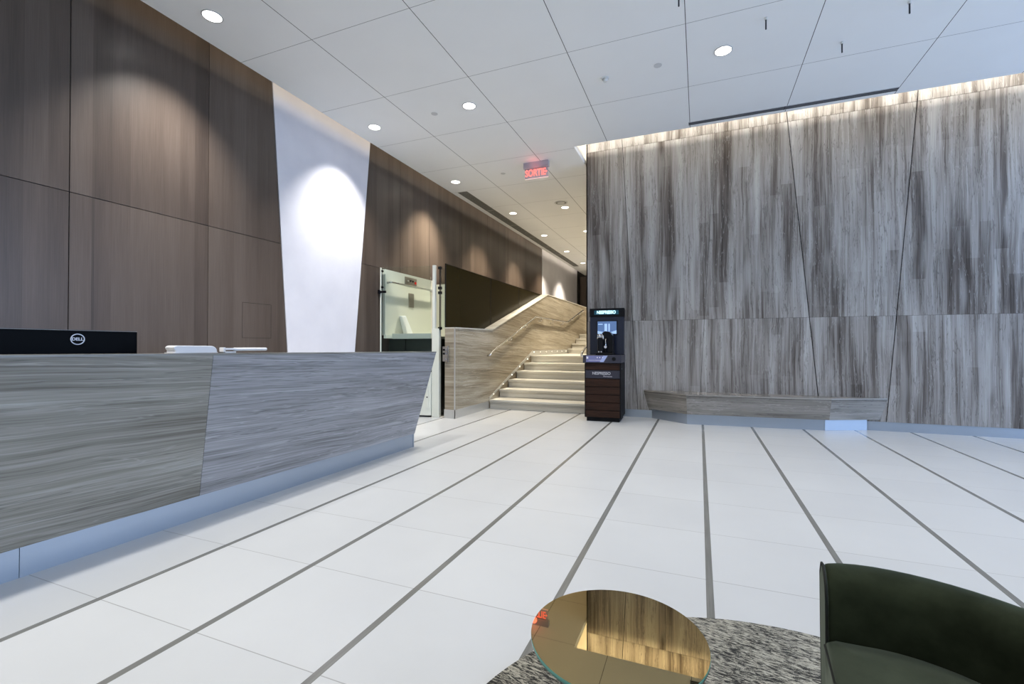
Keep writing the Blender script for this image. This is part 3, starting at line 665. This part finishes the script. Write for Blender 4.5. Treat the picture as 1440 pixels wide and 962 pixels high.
# ------------------------------------------------------------------ ceiling things
def spot(loc, e, colr, size, blend=.6, rad=.05, tilt=0):
    l = bpy.data.lights.new('spot', 'SPOT'); l.energy = e; l.color = colr; l.spot_size = math.radians(size); l.spot_blend = blend; l.shadow_soft_size = rad
    o = bpy.data.objects.new('downlight_or_fill', l); col.objects.link(o); o.location = loc; o.rotation_euler = (0, tilt, 0); return o
NEU = (1, .965, .92); WARM = (1, .88, .69)
DL = [(-4.43, 3.09, 'nearest ceiling downlight above the wood panelled wall', 0, 1.0), (-4.45, 5.57, 'ceiling downlight in front of the tall white tapered panel', 0, 1.0),
      (-4.45, 8.03, 'ceiling downlight above the glass gate of the lift', 1, 1.0), (-4.2, 10.45, 'ceiling downlight beside the long air grille, near its front end', 1, .8),
      (-4.2, 12.89, 'ceiling downlight beside the middle of the long air grille', 1, .8), (-4.2, 15.36, 'ceiling downlight beside the far half of the air grille', 1, .8),
      (-4.2, 17.75, 'farthest ceiling downlight, over the top of the stairs', 1, .8), (-2.87, 5.55, 'ceiling downlight left of centre between the red sign and the viewer', 0, .8),
      (-2.9, 10.46, 'ceiling downlight beside the round vent beyond the red sign', 1, .8), (-2.93, 12.84, 'ceiling downlight half hidden behind the stone wall corner', 1, .8),
      (.25, 5.55, 'ceiling downlight in front of the streaked stone wall, near the thin rods', 0, .8)]
proto = None
for (x, y, lab, w, s_) in DL:
    if True:
        t = thing('downlight', lab, 'ceiling light', (x, y, ZC), 0, 'recessed ceiling downlights')
        MB().ring((x, y, ZC), .094, .082, -.006, 0).build('trim_ring', M_trimring, t)
        MB().cyl((x, y, ZC-.004), .082, .004, 40, smooth=False).build('lens', M_lamp_w if w else M_lamp, t)
    wallrow = x < -4
    spot((x, y, ZC-.03), (680 if not w else 950) if wallrow else (420 if not w else 720), WARM if w else NEU, 88 if wallrow else 105, 1.0 if wallrow else .8, .05, math.radians(14) if wallrow else 0)
for (x, y) in ((-4.42, .61), (-4.42, -1.8), (-3.25, 3.09), (-3.25, .61), (-3.25, -1.8), (.25, 3.09), (.25, .61), (3.4, 5.55), (3.4, 3.09), (3.4, .61), (6.5, 5.55), (6.5, 3.09)):
    spot((x, y, ZC-.03), 430 if x == -3.25 else 220, NEU, 100, .7, .04)
for (x, y) in ((-2.93, 15.3), (-2.93, 17.7), (-2.9, 8.03)):  # added spots without fixtures, brightening the stair hall
    spot((x, y, ZC-.03), 520 if y > 9 else 260, WARM, 110, .8, .05)
def small(name, cat, lab, x, y, mb, m): 
    o = mb.build(name, m); o['label'] = lab; o['category'] = cat; return o
sd = thing('smoke_detector', 'small white domed smoke detector on the ceiling left of the stone wall downlight', 'smoke detector', (-1.049, 5.591, ZC))
MB().cyl((-1.049, 5.591, ZC-.012), .045, .012, 28).build('base', M_fix, sd)
MB().cyl((-1.049, 5.591, ZC-.045), .022, .033, 20, 2, .034).build('head', M_fix, sd)
MB().ring((-1.049, 5.591, ZC), .030, .026, -.022, -.016).build('slot', M_vent, sd)
tag(MB().cyl((-.437, 5.562, ZC-.004), .045, .004, 32).build('ceiling_sprinkler_cover', mat('cover_grey', (.60, .61, .62), .5)), 'flat round sprinkler cover on the ceiling right of the smoke detector', 'sprinkler cover')
tag(MB().cyl((-3.417, 5.56, ZC-.004), .045, .004, 32).build('ceiling_sprinkler_cover', bpy.data.materials['cover_grey']), 'flat round sprinkler cover between the two near left ceiling downlights', 'sprinkler cover')
tag(MB().cyl((-3.408, 7.974, ZC-.004), .045, .004, 32).build('ceiling_sprinkler_cover', bpy.data.materials['cover_grey']), 'flat round sprinkler cover on the ceiling left of the red sign', 'sprinkler cover')
vt = thing('round_air_vent', 'round white ceiling vent beyond the red sign', 'air vent', (-2.888, 10.086, ZC))
MB().ring((-2.888, 10.086, ZC), .15, .12, -.01, 0).build('rim', M_fix, vt)
MB().ring((-2.888, 10.086, ZC), .12, .085, -.004, 0).build('slot', M_vent, vt)
MB().cyl((-2.888, 10.086, ZC-.012), .085, .012, 32).build('diffuser_disc', M_fix, vt)
for (x, y, lab) in ((.616, 5.15, 'thin dark rod hanging from the ceiling, nearest the stone wall downlight'), (1.415, 5.864, 'thin dark ceiling rod closest to the slot diffuser'), (1.838, 5.409, 'thin dark ceiling rod farthest right'), (-.168, 4.50, 'thin dark ceiling rod cut off by the top of the picture, left of the others')):
    t = thing('ceiling_rod', lab, 'ceiling rod', (x, y, ZC), 0, 'rods hanging from the ceiling')
    MB().cyl((x, y, ZC-.022), .014, .022, 16).build('collar', M_fix, t); MB().cyl((x, y, ZC-.115), .007, .1, 12).build('rod', M_pin, t)
sl = thing('slot_diffuser', 'long thin double slot air diffuser in the ceiling along the stone wall', 'air diffuser', (1.1, 7.2, ZC))
MB().box(-.14, 2.33, 7.15, 7.245, ZC-.004, ZC+.002).build('frame', mat('diffuser_grey', (.34, .36, .39), .5), sl)
for y in (7.165, 7.205): MB().box(-.135, 2.325, y, y+.027, ZC-.0055, ZC-.003).build('slot', M_slot, sl)
MB().box(1.075, 1.083, 7.15, 7.245, ZC-.007, ZC-.003).build('joiner', M_slot, sl)
gr = thing('linear_air_grille', 'long slatted air grille in the ceiling beside the left wall', 'air grille', (-4.6, 13.4, ZC))
MB().box(-4.72, -4.50, 8.61, 18.35, ZC-.003, ZC+.002).build('frame', mat('grille_frame', (.42, .41, .37), .5), gr)
gm = MB()
for i in range(8): gm.box(-4.713+i*.0262, -4.713+i*.0262+.014, 8.62, 18.34, ZC-.005, ZC-.003)
gm.build('slats', M_slot, gr)
for y in (10.05, 11.5, 12.95, 14.4, 15.85, 17.3): MB().box(-4.72, -4.50, y-.03, y, ZC-.0065, ZC-.003).build('joiner', bpy.data.materials['grille_frame'], gr)

ex = thing('exit_sign', 'lit red SORTIE exit sign hanging from the ceiling', 'exit sign', (-2.655, 7.7, ZC))
MB().box(-2.885, -2.425, 7.66, 7.74, ZC-.105, ZC).build('housing', mat('sign_housing_grey', (.42, .42, .48), .4, .3), ex, bevel=.004)
MB().box(-2.865, -2.435, 7.694, 7.704, ZC-.285, ZC-.105).build('acrylic_plate', M_acr, ex)
text('lettering', 'SORTIE', M_red, .165, ex, (-2.668, 7.690, ZC-.190), (PI/2, 0, 0), .002, .72, .003)
MB().prism([(-2.452, ZC-.185), (-2.475, ZC-.16), (-2.475, ZC-.21)], 1, 7.689, 7.693).build('arrow', M_red, ex)
MB().box(-2.862, -2.438, 7.690, 7.708, ZC-.289, ZC-.281).build('bottom_edge', mat('lit_edge', (1, .8, .8), .3, emit=(1, .55, .5), estr=.7), ex)
l = bpy.data.lights.new('exit_glow', 'POINT'); l.energy = .55; l.color = (1, .16, .12); l.shadow_soft_size = .05
o = bpy.data.objects.new('exit_glow', l); col.objects.link(o); o.location = (-2.66, 7.60, ZC-.12)

# ------------------------------------------------------------------ lights
def area(name, loc, sx, sy, e, colr, rot):
    l = bpy.data.lights.new(name, 'AREA'); l.shape = 'RECTANGLE'; l.size = sx; l.size_y = sy; l.energy = e; l.color = colr
    o = bpy.data.objects.new(name, l); col.objects.link(o); o.location = loc; o.rotation_euler = rot; return o
CW = (1, .93, .80)
# cove strips lie on top of the ceiling slabs
area('cove_strip', (3.5, 7.16, ZC+.085), 10.6, .05, 260, CW, (math.radians(100), 0, 0))
area('cove_strip', (-2.06, 14.1, ZC+.085), .05, 13.4, 170, CW, (0, math.radians(-100), 0))
area('cove_strip', (EX+.16, 8.0, ZC+.085), .16, 25, 75, (1, .86, .66), (0, math.radians(100), 0))
for (y, z) in lights:
    l = bpy.data.lights.new('step_glow', 'SPOT'); l.energy = 3.2; l.color = (1, .9, .72); l.spot_size = math.radians(130); l.spot_blend = .8; l.shadow_soft_size = .01
    o = bpy.data.objects.new('step_glow', l); col.objects.link(o); o.location = (XS+.03, y, z); o.rotation_euler = (0, math.radians(-70), 0)
# daylight through the street glazing
area('daylight_right', (RIGHT-.1, 4.2, 2.2), 3.9, 7.5, 760, (.44, .64, 1.0), (0, math.radians(90), 0))
area('daylight_back', (1.8, BACK+.1, 2.2), 12, 3.9, 110, (.80, .90, 1.0), (math.radians(90), 0, 0))
w = bpy.data.worlds.new('world'); scn.world = w; w.use_nodes = True
w.node_tree.nodes['Background'].inputs[0].default_value = (.72, .84, 1, 1); w.node_tree.nodes['Background'].inputs[1].default_value = .3

scn.view_settings.view_transform = 'Standard'; scn.view_settings.look = 'None'; scn.view_settings.gamma = 1
scn.view_settings.use_curve_mapping = False; scn.view_settings.exposure = -0.6
